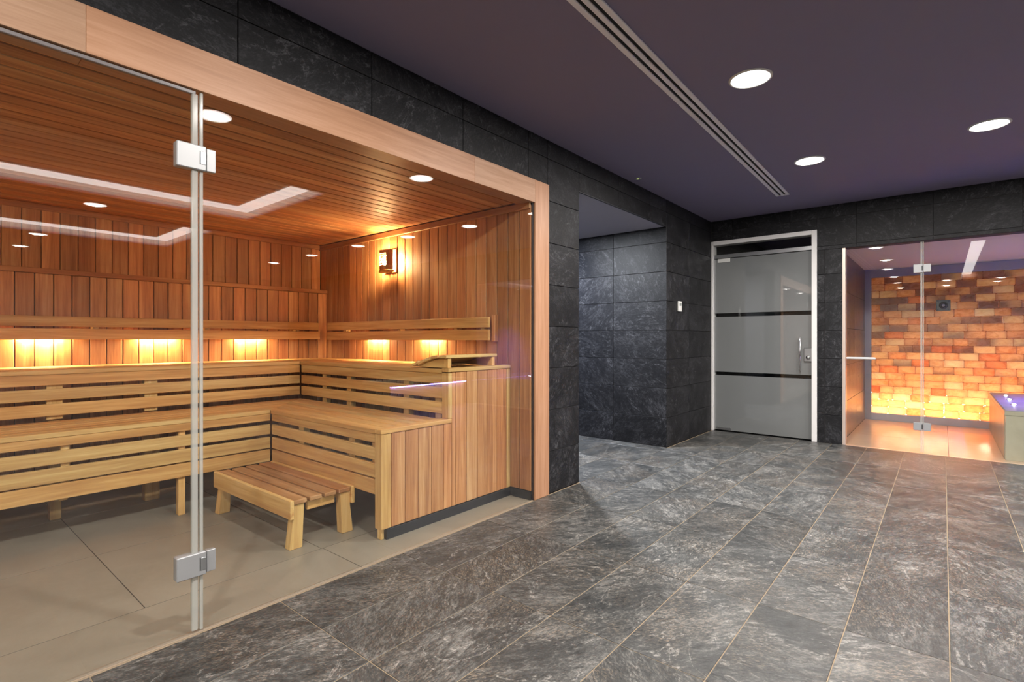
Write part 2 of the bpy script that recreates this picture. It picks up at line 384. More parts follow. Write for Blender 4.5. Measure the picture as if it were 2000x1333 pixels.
box('crown_moulding', XS, XS+0.018, YN, YS-0.018, 2.075, 2.118, CEDAR['y'], sb, 0.003)
sr = empty('wall_sauna_right', (0, 0, 0)); tag(sr, 'red cedar board side wall of the sauna with lamp', 'wall', kind='structure')
for a, c in zip(*(lambda L: (L, L[1:]))(run(XS, XL-0.012, 0.107))):
    box('board', a+0.0028, c-0.0028, YS, YS+BT, 0.062, 2.09, CEDAR['z'], sr, 0.003)
box('crown_moulding', XS, XL-0.014, YS-0.018, YS, 2.062, 2.112, CEDAR['x'], sr, 0.003)
box('plinth', -2.405, XL-0.014, YS-0.006, YS+0.014, 0.0, 0.06, BLACK, sr)
sl = boxes('wall_sauna_left', [(XS-0.15, XL-0.02, YN-0.12, YN, 0, ZS+0.1)], CEDAR['z']); tag(sl, 'timber near end wall of the sauna', 'wall', kind='structure')
sc = boxes('ceiling_sauna', [(XS-0.15, XL-0.02, YN, 2.912, ZS+BT, ZS+0.14)], GAPW)
tag(sc, 'cedar board ceiling of the sauna', 'ceiling', kind='structure')
for a, c in zip(*(lambda L: (L, L[1:]))(run(XS, XL-0.06, 0.1))):
    box('board', a+0.0045, c-0.0045, YN, YS+0.01, ZS, ZS+BT, CEDAR['y'], sc, 0.003)

# timber surround of the glass front
t2 = empty('trim_2', (XL, 2.9, 0)); tag(t2, 'pale veneered timber frame around the sauna glass front', 'door frame', kind='structure')
def sub(x0, x1, y0, y1, z0, z1, nm, mat, p=t2, b=0.002):
    o = p.location; return box(nm, x0-o.x, x1-o.x, y0-o.y, y1-o.y, z0-o.z, z1-o.z, mat, p, b)
sub(XL-0.11, XL+0.012, 2.914, 3.081, 0, 2.267, 'post', FRAME['z'])
YJ = [YN-0.1, 0.42, 2.30, 2.914]
for a, c in zip(YJ, YJ[1:]): sub(XL-0.11, XL+0.012, a+0.0004, c-0.0004, 2.105, 2.267, 'head_board', FRAME['y'], b=0.001)
sub(XL-0.030, XL-0.004, 2.902, 2.914, 0, 2.105, 'shadow_gap', BLACK, b=0)

# glass front: window_1 fixed pane with the fixed pane beyond the door, door_1 the swinging leaf
GX0, GX1 = XL-0.013, XL-0.003
YDR, YPL = 0.757, 0.781
win = empty('window_1', (XL, 1.8, 0)); tag(win, 'large fixed clear glass pane of the sauna front', 'glass pane', kind='structure')
sub(GX0, GX1, YPL, 2.908, 0.006, 2.112, 'pane', GLASS, win, 0)
sub(GX0-0.003, GX1+0.003, YPL-0.009, YPL+0.002, 0.006, 2.104, 'edge_seal', SEAL, win, 0.002)
win3 = empty('window_3', (XL, -1.0, 0)); tag(win3, 'fixed clear glass pane beyond the sauna door', 'glass pane', kind='structure')
sub(GX0, GX1, YN+0.01, -0.14, 0.006, 2.112, 'pane', GLASS, win3, 0)
dr = empty('door_1', (XL, YDR, 0)); tag(dr, 'frameless clear glass sauna door with silver hinges', 'glass door', kind='structure')
sub(GX0, GX1, -0.12, YDR, 0.008, 2.092, 'pane', GLASS, dr, 0)
sub(GX0-0.004, GX1+0.004, YDR-0.014, YDR+0.008, 0.01, 2.092, 'edge_seal', SEAL, dr, 0.003)
sub(GX0-0.002, GX1+0.004, -0.12, YDR, 2.088, 2.102, 'top_seal', plain('grey_seal', lin(112, 106, 106), 0.4), dr, 0.002)
for z0, z1 in ((1.797, 1.892), (0.222, 0.312)):
    h = sub(GX0-0.014, GX1+0.016, 0.688, 0.790, z0, z1, 'hinge', HINGEM, dr, 0.003)
    zc = (z1-z0)/2
    box('hinge_leaf', -0.012, 0.012, 0.054, 0.088, -zc+0.003, zc-0.003, HINGEM, h, 0.002)
    box('hinge_knuckle', 0.0190, 0.0225, 0.030, 0.049, -0.024, 0.024, SATIN, h, 0.001)
    box('hinge_shadow_line', 0.0195, 0.0204, 0.0272, 0.0296, -0.026, 0.026, SLOT, h, 0)

# ------------------------------------------------------------------ benches
XA = -2.49                                   # inner face of the end panel
low = empty('lower_bench', (-3.755, 1.765, 0))
tag(low, 'L-shaped slatted timber lower bench tier of the sauna', 'bench')
upb = empty('upper_bench', (-4.30, 2.28, 0))
tag(upb, 'L-shaped slatted timber upper bench tier below the backrests', 'bench')
def off(p, pts): return [(x-p.location.x, y-p.location.y) for x, y in pts]
def bench(p, xf, yf, xb, yb, ztop, zs, nslat):
    """xf,yf front corner; xb,yb back corner; slats along both arms meet on the mitre"""
    th = 0.028; dx = (xf-xb)/nslat; dy = (yb-yf)/nslat
    for i in range(nslat):
        a0, a1 = yf+dy*i+(0.0 if i == 0 else 0.005), yf+dy*(i+1)-0.005
        mx = lambda y: xf+(xb-xf)*(y-yf)/(yb-yf)
        prism('seat_slat', off(p, [(mx(a0)+0.003, a0), (XA, a0), (XA, a1), (mx(a1)+0.003, a1)]), ztop-th, ztop, BENCH['x'], p)
        c0, c1 = xf-dx*i-(0.0 if i == 0 else 0.005), xf-dx*(i+1)+0.005
        my = lambda x: yf+(yb-yf)*(x-xf)/(xb-xf)
        prism('seat_slat', off(p, [(c0, YN+0.02), (c0, my(c0)-0.003), (c1, my(c1)-0.003), (c1, YN+0.02)]), ztop-th, ztop, BENCH['y'], p)
    for z0, z1 in zs:
        box('front_slat', xf+0.012-p.location.x, XA-0.003-p.location.x, yf+0.004-p.location.y, yf+0.028-p.location.y, z0, z1, BENCH['x'], p, 0.003)
        box('front_slat', xf-0.028-p.location.x, xf-0.004-p.location.x, YN+0.02-p.location.y, yf+0.002-p.location.y, z0, z1, BENCH['y'], p, 0.003)
bench(low, -3.755, 1.765, -4.296, 2.276, 0.625, [(0.546, 0.596), (0.448, 0.520), (0.347, 0.428), (0.251, 0.338)], 6)
bench(upb, -4.30, 2.28, XW+0.002, YS-0.002, 0.945, [(0.849, 0.916), (0.754, 0.826), (0.655, 0.731)], 6)
def lp(p, nm, x0, x1, y0, y1, z0, z1, ax, m=None, b=0.003):
    o = p.location; return box(nm, x0-o.x, x1-o.x, y0-o.y, y1-o.y, z0, z1, (m or PALE)[ax], p, b)
for y, foot in ((-0.95, 0.0), (0.626, 0.255), (1.206, 0.0)):
    lp(low, 'upright', -3.83, -3.785, y-0.02, y+0.02, foot, 0.594, 'z')
    lp(low, 'rail', -4.28, -3.832, y-0.02, y+0.02, 0.225, 0.285, 'x')
    lp(low, 'seat_bearer', -4.28, -3.832, y-0.02, y+0.02, 0.53, 0.594, 'x')
for y, w_ in ((-0.9, 0.035), (0.665, 0.028), (1.185, 0.045)):
    lp(upb, 'leg', -4.37, -4.302, y-w_, y+w_, 0.0, 0.62, 'z')
    lp(upb, 'upright', -4.375, -4.331, y-0.04, y+0.04, 0.63, 0.914, 'z')
    lp(upb, 'seat_bearer', XW+0.005, -4.377, y-0.02, y+0.02, 0.85, 0.914, 'x')
for x in (-3.37, -2.765, XA-0.035):
    lp(low, 'upright', x-0.032, x+0.032, 1.795, 1.84, 0.255, 0.594, 'z')
    lp(low, 'seat_bearer', x-0.02, x+0.02, 1.842, 2.27, 0.53, 0.594, 'y')
for x in (-3.96, -3.60, -2.89, -2.56):
    lp(upb, 'upright', x-0.03, x+0.03, 2.310, 2.355, 0.0, 0.914, 'z')
    lp(upb, 'seat_bearer', x-0.02, x+0.02, 2.357, 2.89, 0.85, 0.914, 'y')
# backrests
def backrest_y(p):
    for z0, z1, e in ((1.136, 1.214, 0.0), (1.230, 1.302, 0.012)):
        box('slat', 0.05, 0.075, YN+0.05, 2.775-e, z0, z1, BENCH['y'], p, 0.003)
    for y in (-0.9, 0.2, 0.98, 1.74, 2.55): box('bracket', 0.0, 0.05, y-0.02, y+0.02, 1.15, 1.29, PALE['z'], p, 0.002)
br = empty('backrest', (XW, 0, 0)); backrest_y(br)
tag(br, 'long two-slat timber backrest on the sauna back wall', 'backrest', 'sauna backrests')
br2 = empty('backrest', (0, YS, 0)); tag(br2, 'two-slat timber backrest on the side wall under the lamp', 'backrest', 'sauna backrests')
for z0, z1, e in ((1.130, 1.210, 0.0), (1.225, 1.302, 0.012)):
    box('slat', -4.795+e, -2.58, -0.075, -0.05, z0, z1, BENCH['x'], br2, 0.003)
for x in (-4.5, -3.66, -2.95, -2.66): box('bracket', x-0.02, x+0.02, -0.05, 0.0, 1.15, 1.29, PALE['z'], br2, 0.002)
box('end_board', -2.575, -2.545, -0.045, 0.0, 1.12, 1.32, CEDAR['z'], br2, 0.003)
# lamps behind the backrests
WARM = (1.0, 0.64, 0.30)
BLAMP = emis('bench_lamp_lens', WARM, 430)
names = {0: 'warm lamp glowing under the back wall backrest at the left edge', 1: 'warm lamp under the back wall backrest just left of the door edge', 2: 'warm lamp under the back wall backrest nearest the corner'}
for i, y in enumerate((0.674, 1.381, 2.108)):
    e = empty('bench_light', (XW, y, 1.165)); tag(e, names[i], 'lamp', 'lamps under the backrests')
    box('housing', 0.004, 0.046, -0.125, 0.125, 0.0, 0.025, METALW, e, 0.003); box('lens', 0.008, 0.042, -0.118, 0.118, -0.006, 0.0, BLAMP, e)
for i, x in enumerate((-4.036, -3.289)):
    e = empty('bench_light', (x, YS, 1.162)); tag(e, ('warm lamp under the side wall backrest nearer the corner', 'warm lamp under the side wall backrest nearer the headrest')[i], 'lamp', 'lamps under the backrests')
    box('housing', -0.125, 0.125, -0.046, -0.004, 0.0, 0.025, METALW, e, 0.003); box('lens', -0.118, 0.118, -0.042, -0.008, -0.006, 0.0, BLAMP, e)

# end panel of the benches
ep = empty('bench_end_panel', (-2.43, 1.765, 0)); tag(ep, 'stepped cedar board end panel closing the sauna benches', 'panel')
def pp(nm, x0, x1, y0, y1, z0, z1, mat, b=0.002): return box(nm, x0+2.43, x1+2.43, y0-1.765, y1-1.765, z0, z1, mat, ep, b)
XO = -2.428
for a, c in zip(*(lambda L: (L, L[1:]))([1.836, 1.936, 2.037, 2.140, 2.240, 2.310])): pp('board', XO-0.018, XO-0.002, a+0.002, c-0.002, 0.062, 0.602, CEDAR['z'])
for a, c in zip(*(lambda L: (L, L[1:]))([2.310, 2.345, 2.446, 2.549, 2.647, 2.749, 2.855])): pp('board', XO-0.018, XO-0.002, a+0.002, c-0.002, 0.062, 0.926, CEDAR['z'])
pp('corner_post', XO-0.060, XO, 1.765, 1.834, 0.062, 0.600, BENCH['z'])
pp('corner_foot', XO-0.055, XO-0.020, 1.778, 1.800, 0.0, 0.062, PALE['z'])
pp('trim', XO-0.060, XO+0.004, 1.762, 2.306, 0.602, 0.628, BENCH['y'])
pp('corner_post', XO-0.060, XO, 2.278, 2.312, 0.629, 0.920, BENCH['z'])
pp('trim', XO-0.060, XO+0.004, 2.276, YS-0.002, 0.927, 0.952, BENCH['y'])
pp('corner_post', XO-0.020, XO, 2.857, YS-0.002, 0.062, 0.926, BENCH['z'])
pp('backing', XO-0.055, XO-0.019, 1.836, 2.31, 0.07, 0.60, GAPW, 0); pp('backing', XO-0.055, XO-0.019, 2.314, YS-0.004, 0.07, 0.92, GAPW, 0)
pp('plinth', XO-0.015, XO+0.003, 1.800, YS-0.008, 0.0, 0.058, BLACK, 0.001)

# headrest lying on the upper bench end
hr = empty('headrest', (-2.43, 2.27, 0.953)); tag(hr, 'curved slatted timber headrest resting on the upper bench end', 'headrest')
for yy in (0.02, 0.44):
    prism('side_cheek', [(-0.31, 0.0), (-0.012, 0.0), (-0.012, 0.058), (-0.10, 0.056), (-0.19, 0.040), (-0.27, 0.018)], yy, yy+0.022, PALE['x'], hr, 0.002, 'y')
for yy in (0.015, 0.435): box('post', -0.045, -0.008, yy, yy+0.03, 0.0, 0.062, PALE['z'], hr, 0.002)
prof = [(-0.035, 0.073, 0.0), (-0.115, 0.069, -0.10), (-0.185, 0.053, -0.30), (-0.252, 0.031, -0.42), (-0.31, 0.021, -0.32)]
for x, z, a in prof:
    m = cbox(0.068, 0.49, 0.020, 0.003, PALE['y']); o = link('slat', m, hr, (x, 0.238, z), (0, a, 0))
box('cross_rail', -0.30, -0.25, 0.045, 0.437, 0.0, 0.014, PALE['y'], hr, 0.002)

# step stool
st = empty('step_stool', (-3.183, 1.56, 0), math.radians(0.8)); tag(st, 'low slatted pale timber step stool on the sauna floor', 'stool')
for i in range(4):
    y0 = -0.1755+i*0.0903
    box('slat', -0.496, 0.497, y0, y0+0.073, 0.244, 0.268, STOOLT, st, 0.004)
for s_ in (-1, 1):
    box('apron', -0.498, 0.498, s_*0.188-0.011, s_*0.188+0.011, 0.168, 0.270, PALE['x'], st, 0.003)
    box('cross_rail', s_*0.455-0.012, s_*0.455+0.012, -0.085, 0.085, 0.190, 0.243, PALE['y'], st, 0.003)
for sx in (-1, 1):
    for sy in (-1, 1):
        xa, xb2 = (0.430, 0.484) if sx > 0 else (-0.484, -0.430)
        P_ = [(0.123, 0.0), (0.196, 0.0), (0.176, 0.167), (0.176, 0.243), (0.112, 0.243)]
        prism('leg', [(sy*a_, z_) for a_, z_ in P_], xa, xb2, PALE['z'], st, 0.003, 'x')

# wall lamp
wlp = empty('sauna_lamp', (-3.83, YS, 1.84)); tag(wlp, 'glowing wooden sauna wall lamp above the side backrest', 'lamp')
LAMPW = emis('sauna_lamp_bulb', (1.0, 0.60, 0.27), 1250)
box('back_plate', -0.085, 0.085, -0.012, 0.0, -0.105, 0.105, CEDAR['z'], wlp, 0.003)
def arcslat(nm, a0, a1, z0, z1, r=0.10, mat=None, th=0.008):
    pts = []; n = 6
    for i in range(n+1):
        a = a0+(a1-a0)*i/n; pts.append((r*math.sin(a), -0.012-r*0.95*math.cos(a)))
    for i in range(n, -1, -1):
        a = a0+(a1-a0)*i/n; pts.append(((r-th)*math.sin(a), -0.012-(r-th)*0.95*math.cos(a)))
    return prism(nm, pts, z0, z1, mat or CEDAR['z'], wlp, 0)
A = 1.12
arcslat('shade_frame', -A, A, -0.085, -0.045); arcslat('shade_frame', -A, A, 0.062, 0.092)
arcslat('shade_frame', 0.52, A, -0.045, 0.062); arcslat('shade_frame', -A, -0.70, -0.045, 0.062)
arcslat('shade_base', -A-0.06, A+0.06, -0.105, -0.088, 0.108, PALE['x'], 0.09)
for i in range(8):
    a = -0.66+i*0.16; arcslat('lattice_strip', a, a+0.035, -0.045, 0.062, 0.098, None, 0.004)
for i in range(4): arcslat('lattice_strip', -0.70, 0.52, -0.030+i*0.026, -0.024+i*0.026, 0.0985, None, 0.004)
lathe('bulb', [(0, -0.05), (0.018, -0.045), (0.030, -0.015), (0.026, 0.025), (0.012, 0.05), (0, 0.052)], LAMPW, wlp, 20, (0, -0.058, 0.0))

# added unseen twin of the wall lamp, brightening the sauna from the near end
w2 = wlp.copy(); COL.objects.link(w2); w2.location = (-3.9, YN, 1.84); w2.rotation_euler = (0, 0, math.pi); w2['label'] = 'added glowing wooden wall lamp on the near end wall, out of view'
for ch in list(wlp.children):
    c_ = ch.copy(); COL.objects.link(c_); c_.parent = w2
wlp['group'] = w2['group'] = 'wooden sauna wall lamps'

# ------------------------------------------------------------------ frosted door
d2 = empty('door_2', (DX0, YB, 0)); tag(d2, 'frosted glass door with two clear stripes and white frame', 'door', kind='structure')
def dd(nm, x0, x1, y0, y1, z0, z1, mat, b=0.002, p=d2):
    o = p.location; return box(nm, x0-o.x, x1-o.x, y0-o.y, y1-o.y, z0-o.z, z1-o.z, mat, p, b)
dd('frame_jamb', DX1-0.048, DX1+0.004, YB-0.012, YB+0.12, 0, DZ+0.002, METALW)
dd('frame_jamb', DX0+0.002, DX0+0.026, YB-0.004, YB+0.12, 0, DZ+0.002, METALW)
dd('frame_head', DX0+0.026, DX1-0.048, YB-0.012, YB+0.12, DZ-0.047, DZ+0.002, METALW)
gx0, gx1 = DX0+0.030, DX1-0.056
dd('transom_pane', gx0, gx1, YB+0.052, YB+0.060, 2.18, DZ-0.047, GLASS, 0)
dd('track_rail', gx0-0.004, gx1+0.006, YB+0.020, YB+0.075, 2.134, 2.180, SATIN)
leaf_y0, leaf_y1 = YB+0.040, YB+0.052
for z0, z1 in ((0.012, 0.691), (0.733, 1.411), (1.457, 2.128)): dd('frosted_panel', gx0, gx1, leaf_y0, leaf_y1, z0, z1, FROST, 0)
for z0, z1 in ((0.691, 0.733), (1.411, 1.457)): dd('clear_stripe', gx0, gx1, leaf_y0, leaf_y1, z0, z1, GLASS, 0)
dd('pivot_clamp', -2.158, -2.012, YB+0.030, YB+0.060, 2.085, 2.130, WHITEPL); dd('pivot_clamp', -2.170, -2.000, YB+0.030, YB+0.060, 0.012, 0.046, SATIN)
pz = rod('pull_handle', (-1.243-DX0, 0.004, 0.775), (-1.243-DX0, 0.004, 1.155), 0.011, CHROME, d2)
for z in (0.83, 1.10): rod('handle_standoff', (-1.243-DX0, 0.004, z), (-1.243-DX0, 0.040, z), 0.007, CHROME, d2)
lk = dd('lock_case', -1.205, -1.120, YB+0.018, YB+0.066, 0.885, 1.038, SATIN, 0.004)
lathe('thumb_turn', [(0, 0.030), (0.018, 0.028), (0.022, 0.018), (0.022, 0), (0, 0)], CHROME, lk, 24, (0.0, -0.024, -0.03), (math.pi/2, 0, 0))
rm = boxes('wall_dark_room', [(DX0-0.1, DX1+0.2, YB+1.6, YB+1.7, 0, ZC), (DX0-0.15, DX0-0.02, YB+0.17, YB+1.7, 0, ZC), (DX1+0.06, DX1+0.16, YB+0.17, YB+1.7, 0, ZC), (DX0-0.1, DX1+0.1, YB+0.17, YB+1.7, DZ+0.05, DZ+0.15), (DX0, DX1, YB+0.01, YB+1.7, -0.1, -0.005)], VOID)
tag(rm, 'unlit dark room behind the frosted door', 'wall', kind='structure')

# ------------------------------------------------------------------ salt room
YK = 8.90
SFLOOR = stone('salt_room_floor_tile', lin(186, 158, 132), lin(206, 180, 154), 0.28)
sfl = boxes('floor_salt_room', [(-0.99, SX1+0.1, YB+0.002, YK+0.5, -0.10, -0.0025)], SAND_G); tag(sfl, 'sand tiled floor of the salt room', 'floor', kind='structure')
for a, c in zip(*(lambda L: (L, L[1:]))([-0.86, 0.04, 0.94, SX1])):
    for d, e in zip(*(lambda L: (L, L[1:]))([YB+0.004, 7.45, 8.35, YK+0.05])): box('tile', a+0.0015, c-0.0015, d+0.0015, e-0.0015, -T, 0, SFLOOR, sfl, 0.001)
swl = boxes('wall_salt_left', [(-0.98, -0.872, YB+0.15, YK+0.5, 0, SZ+0.2)], GROUT_W); tag(swl, 'dark tiled side wall inside the salt room', 'wall', kind='structure')
SIDE = slate('salt_side_tile', 'x', lin(70, 60, 54), lin(96, 84, 76), lin(120, 106, 96), lin(140, 122, 108), lin(110, 88, 72), 0.2, 0.30)
tiles_x(swl, -0.860, YB+0.16, YK, 0, SZ, 7.35, 0.66, 0, 0.42, SIDE)
swr = boxes('wall_salt_right', [(SX1, SX1+0.1, YB+0.15, YK+0.5, 0, SZ+0.2)], FARWALL); tag(swr, 'side wall at the right of the salt room', 'wall', kind='structure')
scl = boxes('ceiling_salt_room', [(-0.98, SX1+0.1, YB+0.15, YK+0.5, SZ+0.0, SZ+0.2)], WHITEP); tag(scl, 'pale painted ceiling of the salt room', 'ceiling', kind='structure')
wsb = boxes('wall_salt_back', [(-0.98, SX1+0.1, YK+0.115, YK+0.42, 0, SZ+0.1)], plain('salt_cavity_paint', lin(74, 64, 56), 0.9)); tag(wsb, 'backlit wall of orange salt bricks in a grey frame', 'wall', kind='structure')
def wsbp(nm, x0, x1, y0, y1, z0, z1, m, b=0.0): return box(nm, x0, x1, y0, y1, z0, z1, m, wsb, b)
wsbp('frame_side', -0.862, -0.784, YK-0.03, YK+0.06, 0.0, 2.115, GREYF, 0.002)
wsbp('frame_bottom', -0.784, SX1, YK-0.03, YK+0.06, 0.0, 0.095, GREYF, 0.002)
wsbp('frame_top', -0.784, SX1, YK-0.03, YK+0.06, 2.000, 2.115, GREYF, 0.002)
def salt():
    t = NT('salt_brick'); v = t.coords((1, 1, 1.6)); n = t.noise(v, 9, 6, 0.62, 1.4); n2 = t.noise(v, 34, 4, 0.6, 0.4)
    r = t.rand()
    base = t.ramp(r, [(0.0, (0.66, 0.32, 0.18, 1)), (0.06, (0.84, 0.46, 0.27, 1)), (0.15, (0.92, 0.60, 0.38, 1)), (0.5, (0.96, 0.69, 0.46, 1)), (0.85, (0.98, 0.76, 0.54, 1)), (1.0, (0.99, 0.84, 0.66, 1))])
    dark = t.mix(base, (0.75, 0.55, 0.42, 1), 1.0, 'MULTIPLY')
    crack = t.ramp(n, [(0.34, (1, 1, 1, 1)), (0.56, (0, 0, 0, 1))])
    col = t.mix(base, dark, t.math('MULTIPLY', crack, t.math('SUBTRACT', 1.0, t.math('MULTIPLY', r, 0.5))))
    tr = t.n('ShaderNodeBsdfTranslucent'); t.l(col, tr.inputs[0])
    df = t.n('ShaderNodeBsdfDiffuse'); t.l(col, df.inputs[0])
    b = t.n('ShaderNodeBump'); b.inputs['Strength'].default_value = 0.5; b.inputs['Distance'].default_value = 0.01
    t.l(n2, b.inputs['Height']); t.l(b.outputs[0], df.inputs['Normal'])
    mx = t.n('ShaderNodeMixShader'); mx.inputs[0].default_value = 0.16; t.l(tr.outputs[0], mx.inputs[1]); t.l(df.outputs[0], mx.inputs[2])
    t.l(mx.outputs[0], t.out.inputs[0]); return t.m
SALT = salt()
mort = []; nrow = 20; z = 0.095; rh = (2.0-0.095)/nrow
for r_ in range(nrow):
    x = -0.784-random.choice((0.0, 0.10, 0.05))
    while x < SX1-0.02:
        wd = random.choice((0.19, 0.20, 0.20, 0.21, 0.21, 0.15))
        a, c = max(x, -0.784), min(x+wd, SX1)
        if c-a > 0.035:
            j = random.uniform(-0.006, 0.006)
            wsbp('brick', a+0.0018, c-0.0018, YK+j, YK+0.035+j, z+0.0018, z+rh-0.0018, SALT, 0.007)
            mort.append((c-0.0017, c+0.0017, YK+0.010, YK+0.026, z+0.0018, z+rh-0.0018))
        x += wd
    z += rh
    mort.append((-0.784, SX1, YK+0.010, YK+0.026, z-0.0017, z+0.0017))
mort += [(-0.784, SX1, YK+0.010, YK+0.026, 0.0945, 0.0967), (-0.7845, -0.7822, YK+0.010, YK+0.026, 0.097, 2.0)]
mort = [(a, min(c, SX1), y0, y1, z0, z1) for a, c, y0, y1, z0, z1 in mort]
boxes('mortar', mort, plain('salt_mortar', lin(186, 108, 62), 0.9), wsb)
LEDW = emis('salt_wall_led', (1.0, 0.80, 0.50), 5600)
led = empty('salt_wall_light', (-0.78, YK+0.06, 0.04)); tag(led, 'warm light strip glowing behind the lowest salt bricks', 'light strip')
for k in range(4): box('light_strip', 0.02, SX1+0.72, 0.042, 0.050, 0.03+k*0.075, 0.045+k*0.075, LEDW, led)

# round outlet on the salt wall
ot = empty('wall_vent', (0.0, YK-0.012, 1.581)); tag(ot, 'square vent outlet with dark round nozzle on the salt wall', 'vent')
box('plate', -0.072, 0.072, 0.0, 0.012, -0.072, 0.072, plain('vent_plate', lin(92, 104, 100), 0.3), ot, 0.004)
lathe('nozzle', [(0.018, 0.0), (0.018, 0.02), (0.034, 0.024), (0.044, 0.014), (0.046, 0.0)], DARKPL, ot, 28, (0, 0.0, 0), (math.pi/2, 0, 0))
lathe('nozzle_core', [(0, 0.010), (0.018, 0.010), (0.018, 0.0)], METALW, ot, 20, (0, 0, 0), (math.pi/2, 0, 0))
for sx in (-1, 1):
    for sz in (-1, 1): lathe('screw', [(0, 0.004), (0.006, 0.003), (0.006, 0)], DARKPL, ot, 10, (sx*0.055, 0, sz*0.055), (math.pi/2, 0, 0))

# tiled bench in the salt room
SB = stone('salt_bench_tile', lin(146, 140, 118), lin(168, 162, 140), 0.35)
SBT = stone('salt_bench_top', lin(120, 120, 136), lin(150, 150, 166), 0.45)
bn = empty('salt_room_bench', (0.442, 6.70, 0)); tag(bn, 'sand tiled salt room bench with blue lit dark top', 'bench')
box('front_slab', 0.004, SX1-0.445, 0.0, 0.06, 0.0, 0.42, SB, bn, 0.002); box('side_slab', 0.0, 0.06, 0.062, 2.10, 0.0, 0.42, SB, bn, 0.002)
box('edge_trim', -0.001, SX1-0.445, -0.004, 2.10, 0.421, 0.462, SB, bn, 0.002)
box('top_slab', 0.006, SX1-0.448, 0.004, 2.10, 0.463, 0.470, SBT, bn, 0.001)
BLUEE = emis('blue_led_lens', (0.66, 0.70, 1.0), 260)
for i, (px, py) in enumerate(((0.56, 8.35), (0.555, 7.85), (0.55, 7.30), (1.2, 8.35), (1.2, 7.85), (1.2, 7.3))):
    e = empty('led_spot', (px, py, 0.4705)); 
    tag(e, ('small blue light set in the bench top nearest the salt bricks', 'small blue light set in the middle of the bench top', 'small blue light set in the bench top nearest the glass', 'blue light in the hidden far side of bench near salt bricks', 'blue light in the hidden far side of bench in the middle', 'blue light in the hidden far side of bench near the glass')[i], 'light', 'blue lights in the salt bench')
    lathe('bezel', [(0.026, 0), (0.026, 0.004), (0.018, 0.006), (0.018, 0)], CHROME, e, 20); lathe('lens', [(0, 0.012), (0.010, 0.010), (0.017, 0.004), (0.017, 0)], BLUEE, e, 16)

# glass front of the salt room
sg = empty('door_3', (-0.16, YB, 0)); tag(sg, 'frameless glass salt room door with horizontal bar handle', 'glass door', kind='structure')
def sd(nm, x0, x1, y0, y1, z0, z1, m, b=0.0, p=sg): return dd(nm, x0, x1, y0, y1, z0, z1, m, b, p)
GY0, GY1 = YB+0.02, YB+0.03
sd('pane', -0.800, -0.172, GY0, GY1, 0.008, 2.108, GLASS); sd('edge_seal', -0.176, -0.164, GY0-0.002, GY1+0.002, 0.008, 2.108, SEAL, 0.001)
sd('frame_jamb', -0.836, -0.806, YB-0.004, YB+0.10, 0, SZ, plain('pale_jamb_metal', lin(196, 178, 166), 0.35, 0.4), 0.002)
for z0, z1 in ((1.800, 1.886), (0.225, 0.305)):
    h = sd('hinge', -0.232, -0.156, GY0-0.014, GY1+0.014, z0, z1, HINGEM, 0.003)
    box('hinge_leaf', 0.040, 0.100, -0.012, 0.012, -0.040, 0.040, HINGEM, h, 0.002)
    box('hinge_knuckle', 0.028, 0.036, -0.022, -0.018, -0.024, 0.024, DARKPL, h, 0.001)
rod('bar_handle', (-0.795+0.16, -0.02, 0.936), (-0.540+0.16, -0.02, 0.936), 0.011, METALW, sg)
for x in (-0.74, -0.60): rod('handle_standoff', (x+0.16, -0.02, 0.936), (x+0.16, 0.022, 0.936), 0.007, CHROME, sg)
sw = empty('window_2', (0.8, YB, 0)); tag(sw, 'fixed clear glass pane of the salt room front', 'glass pane', kind='structure')
sd('pane', -0.158, SX1, GY0, GY1, 0.006, SZ, GLASS, p=sw); sd('edge_seal', -0.160, -0.150, GY0-0.002, GY1+0.002, 0.008, 2.108, SEAL, 0.001, p=sw)

# ------------------------------------------------------------------ ceiling fittings
DISC = emis('downlight_lens', DAY, 14)
def downlight(x, y, z, label, group, disc=DISC, r=0.1, watts=LAMP, color=DAY, spread=180):
    e = empty('downlight', (x, y, z)); tag(e, label, 'downlight', group)
    lathe('trim_ring', [(r, 0.0), (r, -0.006), (r+0.006, -0.008), (r+0.014, -0.002), (r+0.014, 0.0)], WHITEPL, e, 40)
    lathe('lens', [(0, -0.004), (r-0.0005, -0.004), (r-0.0005, -0.001)], disc, e, 40, smooth=False)
    L = bpy.data.lights.new('downlight_lamp', 'AREA'); L.shape = 'DISK'; L.size = 0.11; L.energy = watts; L.color = color[:3]; L.spread = math.radians(spread)
    o = bpy.data.objects.new('downlight_lamp', L); COL.objects.link(o); o.parent = e; o.location = (0, 0, -0.0095)
G = 'recessed ceiling downlights of the hall'
VIEW = [(-0.83, 3.08, 'large bright round ceiling downlight nearest the camera'), (-0.84, 4.81, 'bright round ceiling downlight near the end of the slot diffuser'), (0.24, 4.79, 'bright round ceiling downlight above the salt room glass at right')]
for x, y, l in VIEW: downlight(x, y, ZC, l, G)
